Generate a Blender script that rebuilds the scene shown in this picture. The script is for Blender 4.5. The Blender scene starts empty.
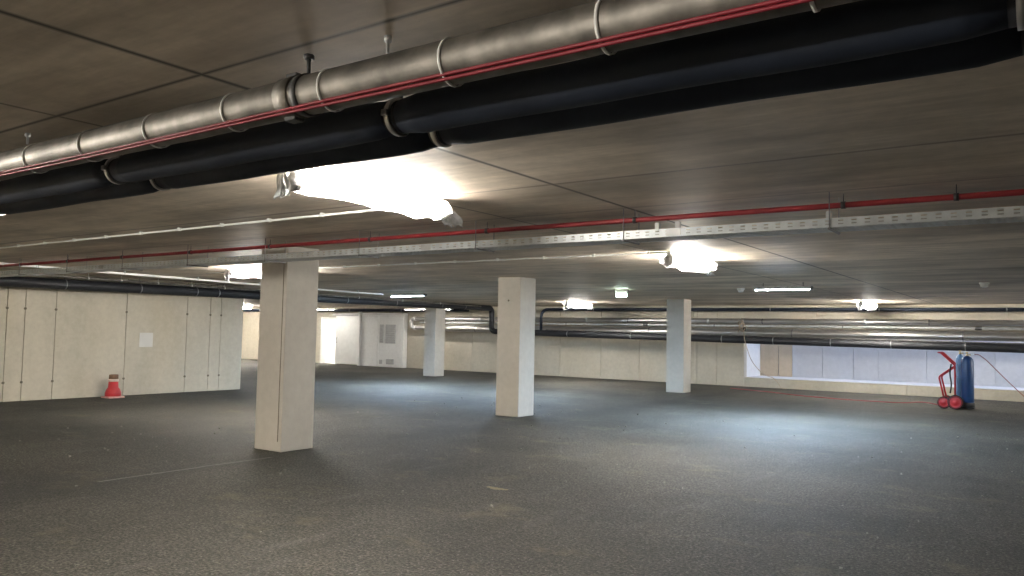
import bpy, bmesh, math, random
from mathutils import Vector, Matrix
random.seed(7)
C = bpy.context.scene.collection
SC = bpy.context.scene
H = 1.48                      # camera height; z values below are written relative to the eye and lifted by H
CEIL = 1.027                  # ceiling above the eye
BASE = {}

# ------------------------------------------------------------------ materials
def new_mat(name):
    m = bpy.data.materials.new(name); m.use_nodes = True
    nt = m.node_tree; b = nt.nodes['Principled BSDF']
    return m, nt, b
def N(nt, t, **kw):
    n = nt.nodes.new(t)
    for k, v in kw.items(): setattr(n, k, v)
    return n
def L(nt, a, b): nt.links.new(a, b)
def coords(nt, scale=(1, 1, 1)):
    tc = N(nt, 'ShaderNodeTexCoord'); mp = N(nt, 'ShaderNodeMapping')
    mp.inputs['Scale'].default_value = scale
    L(nt, tc.outputs['Object'], mp.inputs['Vector']); return mp.outputs['Vector']
def noise(nt, vec, scale, detail=4, rough=.55):
    n = N(nt, 'ShaderNodeTexNoise'); n.inputs['Scale'].default_value = scale
    n.inputs['Detail'].default_value = detail; n.inputs['Roughness'].default_value = rough
    L(nt, vec, n.inputs['Vector']); return n.outputs['Fac']
def ramp(nt, fac, stops):
    r = N(nt, 'ShaderNodeValToRGB'); e = r.color_ramp.elements
    while len(e) < len(stops): e.new(.5)
    for i, (p, c) in enumerate(stops):
        e[i].position = p; e[i].color = (*c, 1) if len(c) == 3 else c
    L(nt, fac, r.inputs['Fac']); return r.outputs['Color']
def mix(nt, fac, a, b, mode='MIX'):
    m = N(nt, 'ShaderNodeMix', data_type='RGBA', blend_type=mode)
    if isinstance(fac, (int, float)): m.inputs[0].default_value = fac
    else: L(nt, fac, m.inputs[0])
    for i, s in ((6, a), (7, b)):
        if isinstance(s, tuple): m.inputs[i].default_value = (*s, 1)
        else: L(nt, s, m.inputs[i])
    return m.outputs[2]
def math_(nt, op, a, b=None, c=None):
    m = N(nt, 'ShaderNodeMath', operation=op)
    for i, s in enumerate((a, b, c)):
        if s is None: continue
        if isinstance(s, (int, float)): m.inputs[i].default_value = s
        else: L(nt, s, m.inputs[i])
    return m.outputs[0]
def bump(nt, b, h, strength, dist=.01):
    bp = N(nt, 'ShaderNodeBump'); bp.inputs['Strength'].default_value = strength
    bp.inputs['Distance'].default_value = dist
    L(nt, h, bp.inputs['Height']); L(nt, bp.outputs['Normal'], b.inputs['Normal'])
def plain(name, col, rough=.5, metal=0., var=.0, vscale=6, bumps=0.):
    m, nt, b = new_mat(name)
    b.inputs['Roughness'].default_value = rough; b.inputs['Metallic'].default_value = metal
    v = coords(nt)
    f = noise(nt, v, vscale, 3)
    lo = tuple(max(0, c*(1-var)) for c in col); hi = tuple(min(1, c*(1+var)) for c in col)
    L(nt, ramp(nt, f, [(.3, lo), (.7, hi)]), b.inputs['Base Color'])
    if bumps: bump(nt, b, noise(nt, v, vscale*12, 3), bumps, .004)
    return m

def concrete(name, lo, hi, streak=(1, 1, 1), rough=.8, spec=.3, blotch=.9, stain=(.36, .30, .22), stain_amt=.35):
    m, nt, b = new_mat(name)
    v = coords(nt); vs = coords(nt, streak)
    big = noise(nt, vs, blotch, 5, .6)
    col = ramp(nt, big, [(.30, lo), (.68, hi)])
    fine = noise(nt, v, 9, 6, .65)
    col = mix(nt, .28, col, ramp(nt, fine, [(.3, tuple(c*.75 for c in lo)), (.7, hi)]))
    st = ramp(nt, noise(nt, coords(nt, (.8, 1.1, .35)), .7, 3), [(.52, (0, 0, 0)), (.75, (1, 1, 1))])
    sf = math_(nt, 'MULTIPLY', st, stain_amt)
    col = mix(nt, sf, col, stain)
    pits = noise(nt, v, 55, 2)
    pm = ramp(nt, pits, [(.70, (0, 0, 0)), (.74, (1, 1, 1))])
    col = mix(nt, math_(nt, 'MULTIPLY', pm, .25), col, tuple(c*.5 for c in lo))
    L(nt, col, b.inputs['Base Color'])
    b.inputs['Roughness'].default_value = rough
    b.inputs['Specular IOR Level'].default_value = spec
    bump(nt, b, fine, .12, .01)
    return m, nt, b, col

M = {}
M['wall'] = concrete('beige_wall_concrete', (.435, .400, .322), (.565, .522, .428), (1, 1, .5), stain=(.50, .40, .24), stain_amt=.22)[0]
M['column'] = concrete('pale_column_concrete', (.47, .44, .385), (.55, .52, .46), (1, 1, .6), .75, blotch=1.6, stain=(.5, .44, .34), stain_amt=.25)[0]
M['tan'] = concrete('tan_formwork_board', (.50, .40, .27), (.60, .48, .34), (3, 1, .4), .7, stain=(.42, .30, .18), stain_amt=.3)[0]
M['white_wall'] = concrete('white_painted_wall', (.72, .72, .70), (.82, .82, .80), rough=.7, stain=(.6, .6, .58), stain_amt=.1)[0]
M['well'] = concrete('light_well_render', (.52, .51, .50), (.62, .61, .60), (1, 1, .4), stain=(.55, .42, .28), stain_amt=.2)[0]

# ceiling: taupe formwork concrete with panel joints and board streaks
m, nt, b, col = concrete('ceiling_formwork_concrete', (.55, .475, .385), (.86, .755, .62), (.45, 1.0, 1), .5, .45, .8, (.13, .105, .085), .5)
sx = N(nt, 'ShaderNodeSeparateXYZ'); L(nt, coords(nt), sx.inputs[0])
X, Y = sx.outputs['X'], sx.outputs['Y']
def joint(axis, pos, w, fac):
    d = math_(nt, 'ABSOLUTE', math_(nt, 'SUBTRACT', axis, pos))
    return math_(nt, 'MULTIPLY', math_(nt, 'MAXIMUM', math_(nt, 'SUBTRACT', 1.25, math_(nt, 'DIVIDE', d, w*1.7)), 0), fac)
tot = None
for a, p, w, fc in [(X, -2.86, .013, .9), (X, -4.06, .010, .7), (X, -5.9, .006, .25), (X, -8.9, .006, .3), (X, 1.94, .006, .5),
                    (Y, 1.857, .009, .8), (Y, -.84, .008, .6), (Y, 4.55, .014, .5), (Y, 5.69, .012, .35), (Y, 7.25, .012, .4), (Y, 9.95, .015, .4), (Y, 12.65, .018, .4), (Y, 15.35, .02, .4), (Y, 18.05, .02, .4), (Y, 20.75, .02, .4)]:
    j = joint(a, p, w, fc)
    tot = j if tot is None else math_(nt, 'MAXIMUM', tot, j)
tot = math_(nt, 'MINIMUM', tot, .95)
bands = ramp(nt, noise(nt, coords(nt, (.22, 1.1, 1)), 1.25, 5, .62), [(.36, (.58, .56, .54)), (.60, (1.12, 1.12, 1.12))])
col2 = mix(nt, .7, col, bands, 'MULTIPLY')
fines = ramp(nt, noise(nt, coords(nt, (.35, 2.4, 1)), 2.0, 6, .7), [(.38, (.70, .68, .65)), (.60, (1.1, 1.1, 1.1))])
col2 = mix(nt, .6, col2, fines, 'MULTIPLY')
smut = ramp(nt, noise(nt, coords(nt, (.5, .8, 1)), .9, 5, .65), [(.52, (0, 0, 0)), (.66, (1, 1, 1))])
col2 = mix(nt, math_(nt, 'MULTIPLY', smut, .35), col2, (.21, .17, .125))
L(nt, mix(nt, tot, col2, (.05, .042, .035)), b.inputs['Base Color'])
rr = N(nt, 'ShaderNodeMapRange'); rr.inputs['To Min'].default_value = .50; rr.inputs['To Max'].default_value = .68
L(nt, noise(nt, coords(nt, (.2, 2, 1)), 2.2, 4), rr.inputs['Value']); L(nt, rr.outputs[0], b.inputs['Roughness'])
M['ceiling'] = m

# floor: dark gravelly asphalt
m, nt, b = new_mat('dark_gravelly_asphalt')
v = coords(nt)
big = noise(nt, v, .32, 5, .6)
col = ramp(nt, big, [(.35, (.027, .0255, .022)), (.64, (.066, .062, .0525))])
grain = noise(nt, v, 46, 3, .75)
col = mix(nt, .85, col, ramp(nt, grain, [(.38, (.15, .15, .15)), (.50, (.9, .9, .9)), (.62, (2.6, 2.56, 2.42))]), 'MULTIPLY')
mid = noise(nt, v, 13, 4, .7)
col = mix(nt, .6, col, ramp(nt, mid, [(.33, (.45, .45, .45)), (.67, (1.5, 1.5, 1.46))]), 'MULTIPLY')
vo = N(nt, 'ShaderNodeTexVoronoi'); vo.inputs['Scale'].default_value = 26; L(nt, v, vo.inputs['Vector'])
chips = math_(nt, 'MULTIPLY', math_(nt, 'LESS_THAN', vo.outputs['Distance'], .16), math_(nt, 'GREATER_THAN', noise(nt, v, 9, 2), .50))
col = mix(nt, math_(nt, 'MULTIPLY', chips, .55), col, (.22, .21, .19))
st = ramp(nt, noise(nt, coords(nt, (1, 1.4, 1)), 1.1, 6, .7), [(.57, (0, 0, 0)), (.68, (1, 1, 1))])
col = mix(nt, math_(nt, 'MULTIPLY', st, .30), col, (.17, .15, .085))
# pale seam running away past the nearest column, dusty smears and one ochre mark
wob = math_(nt, 'MULTIPLY', math_(nt, 'SUBTRACT', noise(nt, v, 1.6, 3), .5), .10)
sx = N(nt, 'ShaderNodeSeparateXYZ'); L(nt, v, sx.inputs[0])
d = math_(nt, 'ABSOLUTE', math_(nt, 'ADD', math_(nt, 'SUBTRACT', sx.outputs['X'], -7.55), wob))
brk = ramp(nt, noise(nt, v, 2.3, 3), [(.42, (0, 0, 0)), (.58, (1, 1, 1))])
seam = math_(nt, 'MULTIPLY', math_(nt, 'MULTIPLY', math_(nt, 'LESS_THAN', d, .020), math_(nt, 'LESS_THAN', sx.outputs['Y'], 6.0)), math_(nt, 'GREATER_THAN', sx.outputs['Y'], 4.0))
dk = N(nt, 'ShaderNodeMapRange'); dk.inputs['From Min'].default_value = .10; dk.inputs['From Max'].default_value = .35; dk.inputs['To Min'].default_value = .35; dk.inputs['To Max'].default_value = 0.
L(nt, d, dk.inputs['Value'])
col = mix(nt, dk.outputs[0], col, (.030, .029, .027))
col = mix(nt, math_(nt, 'MULTIPLY', seam, .7), col, (.20, .195, .18))
smear = ramp(nt, noise(nt, coords(nt, (2.4, .5, 1)), 1.3, 6, .75), [(.56, (0, 0, 0)), (.78, (1, 1, 1))])
col = mix(nt, math_(nt, 'MULTIPLY', smear, .22), col, (.20, .195, .18))
dx = math_(nt, 'MULTIPLY', math_(nt, 'SUBTRACT', sx.outputs['X'], -4.5), 2.0); dy = math_(nt, 'MULTIPLY', math_(nt, 'SUBTRACT', sx.outputs['Y'], 6.22), 5.5)
rad = math_(nt, 'ADD', math_(nt, 'SQRT', math_(nt, 'ADD', math_(nt, 'MULTIPLY', dx, dx), math_(nt, 'MULTIPLY', dy, dy))), math_(nt, 'MULTIPLY', math_(nt, 'SUBTRACT', noise(nt, v, 7, 4), .5), .6))
mark = math_(nt, 'LESS_THAN', rad, .27)
col = mix(nt, math_(nt, 'MULTIPLY', mark, .55), col, (.30, .24, .13))
L(nt, col, b.inputs['Base Color'])
b.inputs['Roughness'].default_value = .78
b.inputs['Specular IOR Level'].default_value = .35
hh = math_(nt, 'ADD', math_(nt, 'MULTIPLY', grain, .6), math_(nt, 'MULTIPLY', mid, .9))
bump(nt, b, hh, .9, .02)
M['floor'] = m

M['galv'] = plain('galvanised_steel', (.235, .222, .20), .56, .88, .36, 9, .06)
M['galv_far'] = plain('bright_galvanised_steel', (.56, .55, .54), .30, .95, .08, .6)
M['galv_dull'] = plain('dull_zinc_steel', (.60, .61, .61), .5, .6, .15, 7)
M['tray'] = plain('zinc_cable_tray', (.73, .77, .79), .45, .3, .10, 9)
M['foam'] = plain('black_rubber_insulation', (.016, .022, .036), .62, 0, .25, 4, .08)
M['foam'].node_tree.nodes['Principled BSDF'].inputs['Specular IOR Level'].default_value = .28
M['foam_dark'] = plain('black_insulation_tape', (.009, .010, .014), .6, 0, .2, 8)
M['clamp_grey'] = plain('grey_clamp_steel', (.26, .26, .27), .5, .5, .1, 9)
M['dark_metal'] = plain('dark_bracket_steel', (.10, .10, .10), .5, .7, .2, 9)
M['redpipe'] = plain('red_painted_pipe', (.30, .026, .032), .5, 0, .18, 6)
M['redcable'] = plain('red_cable_sheath', (.26, .018, .032), .5, 0, .12, 12)
M['white_pl'] = plain('white_plastic', (.74, .74, .72), .42, 0, .04, 9)
M['white_met'] = plain('white_enamelled_steel', (.76, .76, .74), .4, 0, .05, 5)
M['grey_pl'] = plain('grey_plastic', (.42, .42, .42), .5, 0, .08, 9)
M['paper'] = plain('white_paper', (.62, .61, .58), .75, 0, .04, 4)
M['cone_red'] = plain('red_cone_plastic', (.44, .026, .032), .5, 0, .2, 7)
M['cone_white'] = plain('reflective_white_band', (.58, .46, .38), .5, 0, .1, 12)
M['cone_brown'] = plain('grimy_brown_rubber', (.16, .09, .05), .7, 0, .25, 14)
M['cone_base'] = plain('faded_pink_rubber', (.55, .33, .29), .7, 0, .15, 10)
M['blue'] = plain('blue_cylinder_enamel', (.010, .045, .135), .4, 0, .18, 5)
M['blue_light'] = plain('pale_blue_cylinder_enamel', (.15, .28, .46), .4, 0, .12, 5)
M['black_rub'] = plain('black_rubber', (.015, .015, .015), .65, 0, .2, 10)
M['trolley_red'] = plain('red_trolley_enamel', (.55, .03, .035), .38, 0, .12, 8)
M['brass'] = plain('brass_fitting', (.55, .42, .20), .35, .9, .1, 9)
M['hose'] = plain('reddish_brown_hose', (.30, .12, .10), .55, 0, .15, 9)
M['rope'] = plain('tan_cable', (.42, .34, .25), .7, 0, .2, 20)
M['stone'] = plain('pale_stone_chips', (.20, .19, .165), .8, 0, .5, 9)
M['groove'] = plain('dark_joint_filler', (.16, .14, .11), .9, 0, .2, 9)

def emitter(name, col, strength):
    m, nt, b = new_mat(name)
    b.inputs['Base Color'].default_value = (.8, .8, .8, 1)
    b.inputs['Emission Color'].default_value = (*col, 1)
    b.inputs['Emission Strength'].default_value = strength
    return m
M['glow_near'] = emitter('lit_neutral_diffuser', (1., .94, .85), 158)
M['glow'] = emitter('lit_white_diffuser', (1., .95, .87), 365)
M['glow_back'] = emitter('lit_warm_white_diffuser', (1., .93, .83), 640)
M['glow_dim'] = emitter('lit_dim_white_tube', (1., .94, .86), 42)
M['glow_cool'] = emitter('lit_cold_white_tube', (.60, .78, 1.), 1500)
M['glow_cool_far'] = emitter('lit_far_cold_white_tube', (.60, .78, 1.), 800)
M['glow_sign'] = emitter('lit_green_white_sign', (.75, 1., .86), 20)
# clear, crumpled polythene film
m = bpy.data.materials.new('clear_polythene_film'); m.use_nodes = True
nt = m.node_tree; nt.nodes.clear()
out = N(nt, 'ShaderNodeOutputMaterial')
tr = N(nt, 'ShaderNodeBsdfTransparent'); tl = N(nt, 'ShaderNodeBsdfTranslucent'); gl = N(nt, 'ShaderNodeBsdfGlossy'); df = N(nt, 'ShaderNodeBsdfDiffuse')
tr.inputs['Color'].default_value = (.96, .96, .96, 1); tl.inputs['Color'].default_value = (.9, .9, .9, 1); df.inputs['Color'].default_value = (.8, .8, .8, 1)
gl.inputs['Roughness'].default_value = .18; gl.inputs['Color'].default_value = (.9, .9, .9, 1)
v = coords(nt); w = noise(nt, v, 14, 4, .6)
bp = N(nt, 'ShaderNodeBump'); bp.inputs['Strength'].default_value = .6; bp.inputs['Distance'].default_value = .02; L(nt, w, bp.inputs['Height'])
L(nt, bp.outputs[0], gl.inputs['Normal'])
m1 = N(nt, 'ShaderNodeMixShader'); m2 = N(nt, 'ShaderNodeMixShader'); m3 = N(nt, 'ShaderNodeMixShader')
m1.inputs[0].default_value = .22; L(nt, tl.outputs[0], m1.inputs[1]); L(nt, df.outputs[0], m1.inputs[2])
mr = N(nt, 'ShaderNodeMapRange'); mr.inputs['From Min'].default_value = .3; mr.inputs['From Max'].default_value = .7
mr.inputs['To Min'].default_value = .42; mr.inputs['To Max'].default_value = .80; L(nt, w, mr.inputs['Value'])
L(nt, mr.outputs[0], m2.inputs[0]); L(nt, tr.outputs[0], m2.inputs[1]); L(nt, m1.outputs[0], m2.inputs[2])
m3.inputs[0].default_value = .10; L(nt, m2.outputs[0], m3.inputs[1]); L(nt, gl.outputs[0], m3.inputs[2])
L(nt, m3.outputs[0], out.inputs['Surface'])
M['film'] = m

# ------------------------------------------------------------------ mesh helpers
def bmn(): return bmesh.new()
def box(bm, x0, x1, y0, y1, z0, z1, bev=0., seg=1, rot=None):
    r = bmesh.ops.create_cube(bm, size=1)
    vs = r['verts']
    bmesh.ops.scale(bm, vec=(x1-x0, y1-y0, z1-z0), verts=vs)
    if bev:
        es = list({e for v_ in vs for e in v_.link_edges})
        rb = bmesh.ops.bevel(bm, geom=es, offset=bev, segments=seg, affect='EDGES', profile=.5)
        vs = list({v_ for f in rb['faces'] for v_ in f.verts} | {v_ for v_ in vs if v_.is_valid})
    if rot is not None: bmesh.ops.rotate(bm, cent=(0, 0, 0), matrix=rot, verts=vs)
    bmesh.ops.translate(bm, vec=((x0+x1)/2, (y0+y1)/2, (z0+z1)/2), verts=vs)
    return vs
def tube(bm, pts, r, seg=12, caps=True, flat=None):
    pts = [Vector(p) for p in pts]; n = len(pts)
    tang = []
    for i in range(n):
        a = pts[max(i-1, 0)]; b_ = pts[min(i+1, n-1)]
        tang.append((b_-a).normalized())
    up = Vector((0, 0, 1)) if abs(tang[0].z) < .9 else Vector((0, 1, 0))
    nrm = (up - tang[0]*up.dot(tang[0])).normalized()
    rings = []
    for i in range(n):
        nrm = (nrm - tang[i]*nrm.dot(tang[i])).normalized()
        bi = tang[i].cross(nrm)
        ri = r[i] if isinstance(r, (list, tuple)) else r
        rings.append([bm.verts.new(pts[i] + nrm*ri*math.cos(2*math.pi*k/seg) + bi*ri*math.sin(2*math.pi*k/seg)*(flat or 1)) for k in range(seg)])
    for i in range(n-1):
        for k in range(seg):
            f = bm.faces.new((rings[i][k], rings[i][(k+1) % seg], rings[i+1][(k+1) % seg], rings[i+1][k])); f.smooth = True
    if caps:
        bm.faces.new(rings[0][::-1]); bm.faces.new(rings[-1])
def lathe(bm, prof, loc=(0, 0, 0), seg=28, axis='z'):
    rings = []
    for (r, z) in prof:
        ring = []
        for k in range(seg):
            a = 2*math.pi*k/seg; p = (r*math.cos(a), r*math.sin(a), z)
            if axis == 'x': p = (z, r*math.cos(a), r*math.sin(a))
            if axis == 'y': p = (r*math.sin(a), z, r*math.cos(a))
            ring.append(bm.verts.new((p[0]+loc[0], p[1]+loc[1], p[2]+loc[2])))
        rings.append(ring)
    for i in range(len(prof)-1):
        for k in range(seg):
            f = bm.faces.new((rings[i][k], rings[i][(k+1) % seg], rings[i+1][(k+1) % seg], rings[i+1][k])); f.smooth = True
    for ring in (() if prof[0] == prof[-1] else (rings[0], rings[-1])):
        try: bm.faces.new(ring)
        except ValueError: pass
def collar(bm, p, d, r0, r1, w, seg=20):
    """a hollow band of width w round a pipe at p running along d"""
    d = Vector(d).normalized(); p = Vector(p)
    prof = [(r0, -w/2), (r1, -w/2), (r1, w/2), (r0, w/2), (r0, -w/2)]
    q = d.to_track_quat('Z', 'Y'); rings = []
    for (r, z) in prof:
        rings.append([bm.verts.new(p + q @ Vector((r*math.cos(2*math.pi*k/seg), r*math.sin(2*math.pi*k/seg), z))) for k in range(seg)])
    for i in range(4):
        for k in range(seg):
            f = bm.faces.new((rings[i][k], rings[i][(k+1) % seg], rings[i+1][(k+1) % seg], rings[i+1][k])); f.smooth = i in (1, 3)
def fillet(pts, rad, n=6):
    pts = [Vector(p) for p in pts]; out = [pts[0]]
    for i in range(1, len(pts)-1):
        a, b_, c = pts[i-1], pts[i], pts[i+1]
        d1 = (a-b_); d2 = (c-b_); r = min(rad, d1.length*.49, d2.length*.49)
        p1 = b_+d1.normalized()*r; p2 = b_+d2.normalized()*r
        for k in range(n+1):
            t = k/n; out.append(p1*(1-t)**2 + b_*2*t*(1-t) + p2*t*t)
    out.append(pts[-1]); return out
def obj(name, bm, mat, parent=None, at=None, sharp=True):
    """link bm as one mesh object; vertices are in world coordinates, the origin is put at `at` or at the parent's base"""
    base = Vector(BASE[parent.name]) if parent else Vector(at or (0, 0, 0))
    bmesh.ops.recalc_face_normals(bm, faces=bm.faces[:])
    bmesh.ops.translate(bm, vec=-base, verts=bm.verts[:])
    me = bpy.data.meshes.new(name); bm.to_mesh(me); bm.free()
    me.materials.append(M[mat] if isinstance(mat, str) else mat)
    o = bpy.data.objects.new(name, me); C.objects.link(o)
    if parent: o.parent = parent
    else: o.location = base
    BASE[o.name] = tuple(base)
    return o
def tag(o, label, cat, group=None, kind=None):
    o['label'] = label; o['category'] = cat
    if group: o['group'] = group
    if kind: o['kind'] = kind
    return o
def thing(name, label, cat, loc, group=None):
    o = bpy.data.objects.new(name, None); C.objects.link(o); o.location = loc
    o.empty_display_size = .2
    BASE[o.name] = tuple(loc)
    return tag(o, label, cat, group)
def struct(name, bm, mat, parent=None):
    o = obj(name, bm, mat, parent); o['kind'] = 'structure'; return o
def copy_thing(root, delta, label, group=None, cat=None):
    """copy a thing, its parts and their sub-parts, moved by delta"""
    r = root.copy(); C.objects.link(r); r.location = Vector(root.location)+Vector(delta); r['label'] = label
    if group: r['group'] = group
    for ch in list(root.children):
        c = ch.copy(); C.objects.link(c); c.parent = r
        for g in list(ch.children):
            d_ = g.copy(); C.objects.link(d_); d_.parent = c
    return r

# ------------------------------------------------------------------ the room
ZC = H + CEIL
XL, XR, YB, YF = -38., 9., -8., 24.24
bm = bmn(); bmesh.ops.create_grid(bm, x_segments=8, y_segments=8, size=.5)
bmesh.ops.scale(bm, vec=(XR-XL+.6, YF-YB+.6, 1), verts=bm.verts[:]); bmesh.ops.translate(bm, vec=((XL+XR)/2, (YB+YF)/2, 0), verts=bm.verts[:])
struct('floor', bm, 'floor')
bm = bmn(); box(bm, XL-.3, XR+.3, YB-.3, YF+.25, ZC, ZC+.3); struct('ceiling', bm, 'ceiling')
bm = bmn(); box(bm, XL-.3, XL, YB-.3, YF+.3, -.2, ZC+.02); struct('wall_outer', bm, 'wall')
bm = bmn(); box(bm, XR, XR+.3, YB-.3, YF+.3, -.2, ZC+.02); struct('wall_right', bm, 'wall')
bm = bmn(); box(bm, XL, XR, YB-.3, YB, -.2, ZC+.02); struct('wall_back', bm, 'wall')

# left wall: cast panels with open joints between them, tie holes in a row
WX, WE = -16.48, 12.11
bm = bmn()
cuts = [YB, -5.2, -2.6, 0., 2.4, 4.6, 6.1, 6.83, 7.15, 7.72, 9.17, 10.60, 11.20, 11.49, WE]
g = .011
for a, c in zip(cuts[:-1], cuts[1:]):
    box(bm, WX-.03, WX, a+g/2, c-g/2, 0, ZC, .006)
box(bm, WX-.25, WX-.028, YB, WE-.004, -.1, ZC)
wl = struct('wall_left', bm, 'wall')
bm = bmn()
for y in cuts[1:-1]:
    for z in (H+.30, .36):
        lathe(bm, [(.001, 0), (.026, 0), (.026, .012), (.012, .006), (.001, .006)], (WX-.004, y, z), 12, 'x')
o = obj('tie_hole', bm, 'groove', wl); o['kind'] = 'structure'

# far wall, cast in panels, with the doorway and the light-well opening left out
DX0, DX1, DH = -27.3, -26.32, H+.50
OX0, OX1, OZ0, OZ1 = -8.15, 7.4, H-1.195, H+.12
bm = bmn()
fc = [XL, -36., -33.4, -30.2, DX0]
for a, c in zip(fc[:-1], fc[1:]): box(bm, a+g/2, c-g/2, YF, YF+.03, 0, ZC, .006)
box(bm, DX0, DX1, YF, YF+.03, DH, ZC)
fc = [DX1, -24.6, -22.1, -20.13, -18.78, -16.3, -14.8, -13.15, -11.70, -9.80, -9.67, -9.01, OX0]
for a, c in zip(fc[:-1], fc[1:]): box(bm, a+g/2, c-g/2 if c != OX0 else c, YF, YF+.03, 0, ZC, .006)
lowc = [OX0, -6.0, -3.6, -1.2, 1.2, 3.6, OX1]
for a, c in zip(lowc[:-1], lowc[1:]):
    box(bm, a+g/2, c-g/2, YF, YF+.03, 0, OZ0, .004); box(bm, a+g/2, c-g/2, YF, YF+.03, OZ1, ZC, .004)
box(bm, OX1, XR, YF, YF+.03, 0, ZC)
for (a, c, z0, z1) in [(XL, DX0, -.1, ZC), (DX0, DX1, DH, ZC), (DX1, OX0, -.1, ZC), (OX0, OX1, -.1, OZ0), (OX0, OX1, OZ1, ZC), (OX1, XR, -.1, ZC)]:
    box(bm, a, c, YF+.028, YF+.26, z0, z1)
struct('wall_far', bm, 'wall')
# light well behind the opening: deep sill, left reveal, back wall, roof slab over its left part, open to the sky on the right
WY = 25.82
bm = bmn(); box(bm, OX0, OX1, YF+.26, WY, -.1, OZ0); struct('trim_1', bm, 'well')
bm = bmn(); box(bm, OX0-.25, OX0, YF+.26, WY+.2, -.1, 3.9); struct('wall_reveal', bm, 'white_wall')
bm = bmn(); box(bm, OX1, OX1+.25, YF+.26, WY+.2, -.1, 3.9); struct('wall_well_end', bm, 'well')
bm = bmn()
bc = [-7.12, -6.2, -5.3, -4.6, -3.3, -1.6, .1, 1.8, 3.6, OX1]
for a, c in zip(bc[:-1], bc[1:]): box(bm, a+.006, c-.006, WY, WY+.03, OZ0-.1, 3.9, .004)
box(bm, OX0, OX1, WY+.028, WY+.2, -.1, 3.9); struct('wall_well_back', bm, 'well')
bm = bmn()
for a, c in ((OX0, -7.55), (-7.55, -7.12)): box(bm, a+.008, c-.008, WY-.004, WY+.03, OZ0-.1, 3.9, .004)
struct('trim_2', bm, 'tan')
bm = bmn(); box(bm, OX0, OX1, YF+.25, YF+.30, ZC-.01, 3.9); struct('wall_well_front', bm, 'well')
# lit corridor behind the open doorway
bm = bmn()
box(bm, DX0-.7, DX0-.6, YF+.26, YF+2.3, 0, 2.45); box(bm, DX1+.6, DX1+.7, YF+.26, YF+2.3, 0, 2.45); box(bm, DX0-.7, DX1+.7, YF+2.3, YF+2.4, 0, 2.45)
box(bm, DX0-.7, DX1+.7, YF+.26, YF+2.4, 2.45, 2.55); box(bm, DX0-.7, DX1+.7, YF, YF+2.4, -.12, -.002)
box(bm, DX0-.7, DX0, YF+.262, YF+.30, 0, 2.45)
struct('wall_corridor', bm, 'white_wall')
fr = bmn()
box(fr, DX0-.06, DX0+.02, YF-.03, YF+.27, 0, DH+.05, .006); box(fr, DX1-.02, DX1+.06, YF-.03, YF+.27, 0, DH+.05, .006); box(fr, DX0-.06, DX1+.06, YF-.03, YF+.27, DH-.02, DH+.06, .006)
struct('door_frame', fr, 'white_met')

# white sliding door on the far wall, with track and pull handle
PX0, PX1, PY = -26.22, -24.72, 24.05
bm = bmn(); box(bm, PX0, PX1, PY, PY+.07, .03, H+.62, .012)
d2 = struct('door_2', bm, 'white_met')
bm = bmn(); box(bm, PX0-.2, PX1+.1, PY-.02, PY+.19, H+.62, H+.75, .01); o = obj('track', bm, 'grey_pl', d2)
bm = bmn(); tube(bm, fillet([(PX0+.12, PY, .95), (PX0+.12, PY-.06, .95), (PX0+.12, PY-.06, 1.15), (PX0+.12, PY, 1.15)], .03), .012, 8); obj('door_handle', bm, 'dark_metal', d2)
# white lined bay with door leaf, vents and a post at its left end
bm = bmn()
for a, c in ((-24.55, -23.55), (-23.54, -22.14)): box(bm, a, c, 23.98, YF-.005, 0, H+.66, .01)
box(bm, -24.55, -22.14, 23.94, YF-.005, H+.66, H+.76, .008)
wb = struct('wall_bay', bm, 'white_wall')
def vent(x0, x1, z0, z1):
    v_ = bmn(); box(v_, x0, x1, 23.955, 23.985, z0, z1, .006)
    n_ = max(3, int((z1-z0)/.09))
    for i in range(n_):
        z = z0+.03+(z1-z0-.06)*(i+.5)/n_
        box(v_, x0+.03, x1-.03, 23.94, 23.96, z-.02, z+.02, .004)
    obj('vent_grille', v_, 'grey_pl', wb)
vent(-23.45, -23.24, H-.48, H+.28); vent(-23.12, -22.55, H-.50, H+.28)
vent(-23.45, -23.28, .12, .30); vent(-23.05, -22.62, .12, .34)
bm = bmn(); box(bm, -24.68, -24.56, 23.9, 24.02, 0, ZC-.12, .01)
tag(obj('corner_post', bm, 'white_met', None, (-24.62, 23.96, 0)), 'slim white steel post between the white sliding door and the vented white bay', 'post')

# ------------------------------------------------------------------ columns
def column(x, y, label, s=.5):
    b_ = bmn(); box(b_, x-s, x, y, y+s, .0, ZC-.004, .012, 2)
    o = obj('concrete_column', b_, 'column', None, (x-s/2, y+s/2, 0)); tag(o, label, 'column', 'square concrete columns')
    return o
c1 = column(-7.747, 6.293, 'nearest and largest square concrete column, with a dark seam down its front corner')
b_ = bmn()
box(b_, -7.812, -7.80, 6.288, 6.298, .12, 1.05, .002); box(b_, -7.808, -7.798, 6.288, 6.298, 1.05, 2.28, .002)
obj('corner_seam', b_, 'groove', c1)
c2 = column(-7.985, 11.685, 'square beige concrete column in the middle of the photo, second nearest')
b_ = bmn(); lathe(b_, [(.001, 0), (.018, 0), (.018, -.006), (.001, -.006)], (-8.24, 11.684, H+.60), 12, 'y'); obj('tie_hole', b_, 'groove', c2)
column(-8.327, 19.942, 'grey-faced square concrete column standing before the far pipes, right of the middle column')
column(-17.361, 20.376, 'farthest and smallest square concrete column, under the end of the black ceiling pipe')

# ------------------------------------------------------------------ near ceiling pipes (running left to right)
XA, XB = -16.40, 8.95
def rod(bm, x, y, z0, z1, r=.006): tube(bm, [(x, y, z0), (x, y, z1)], r, 8)
def frange(a, b_, s):
    out = []; x = a
    while x <= b_ + 1e-6: out.append(x); x += s
    return out
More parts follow.
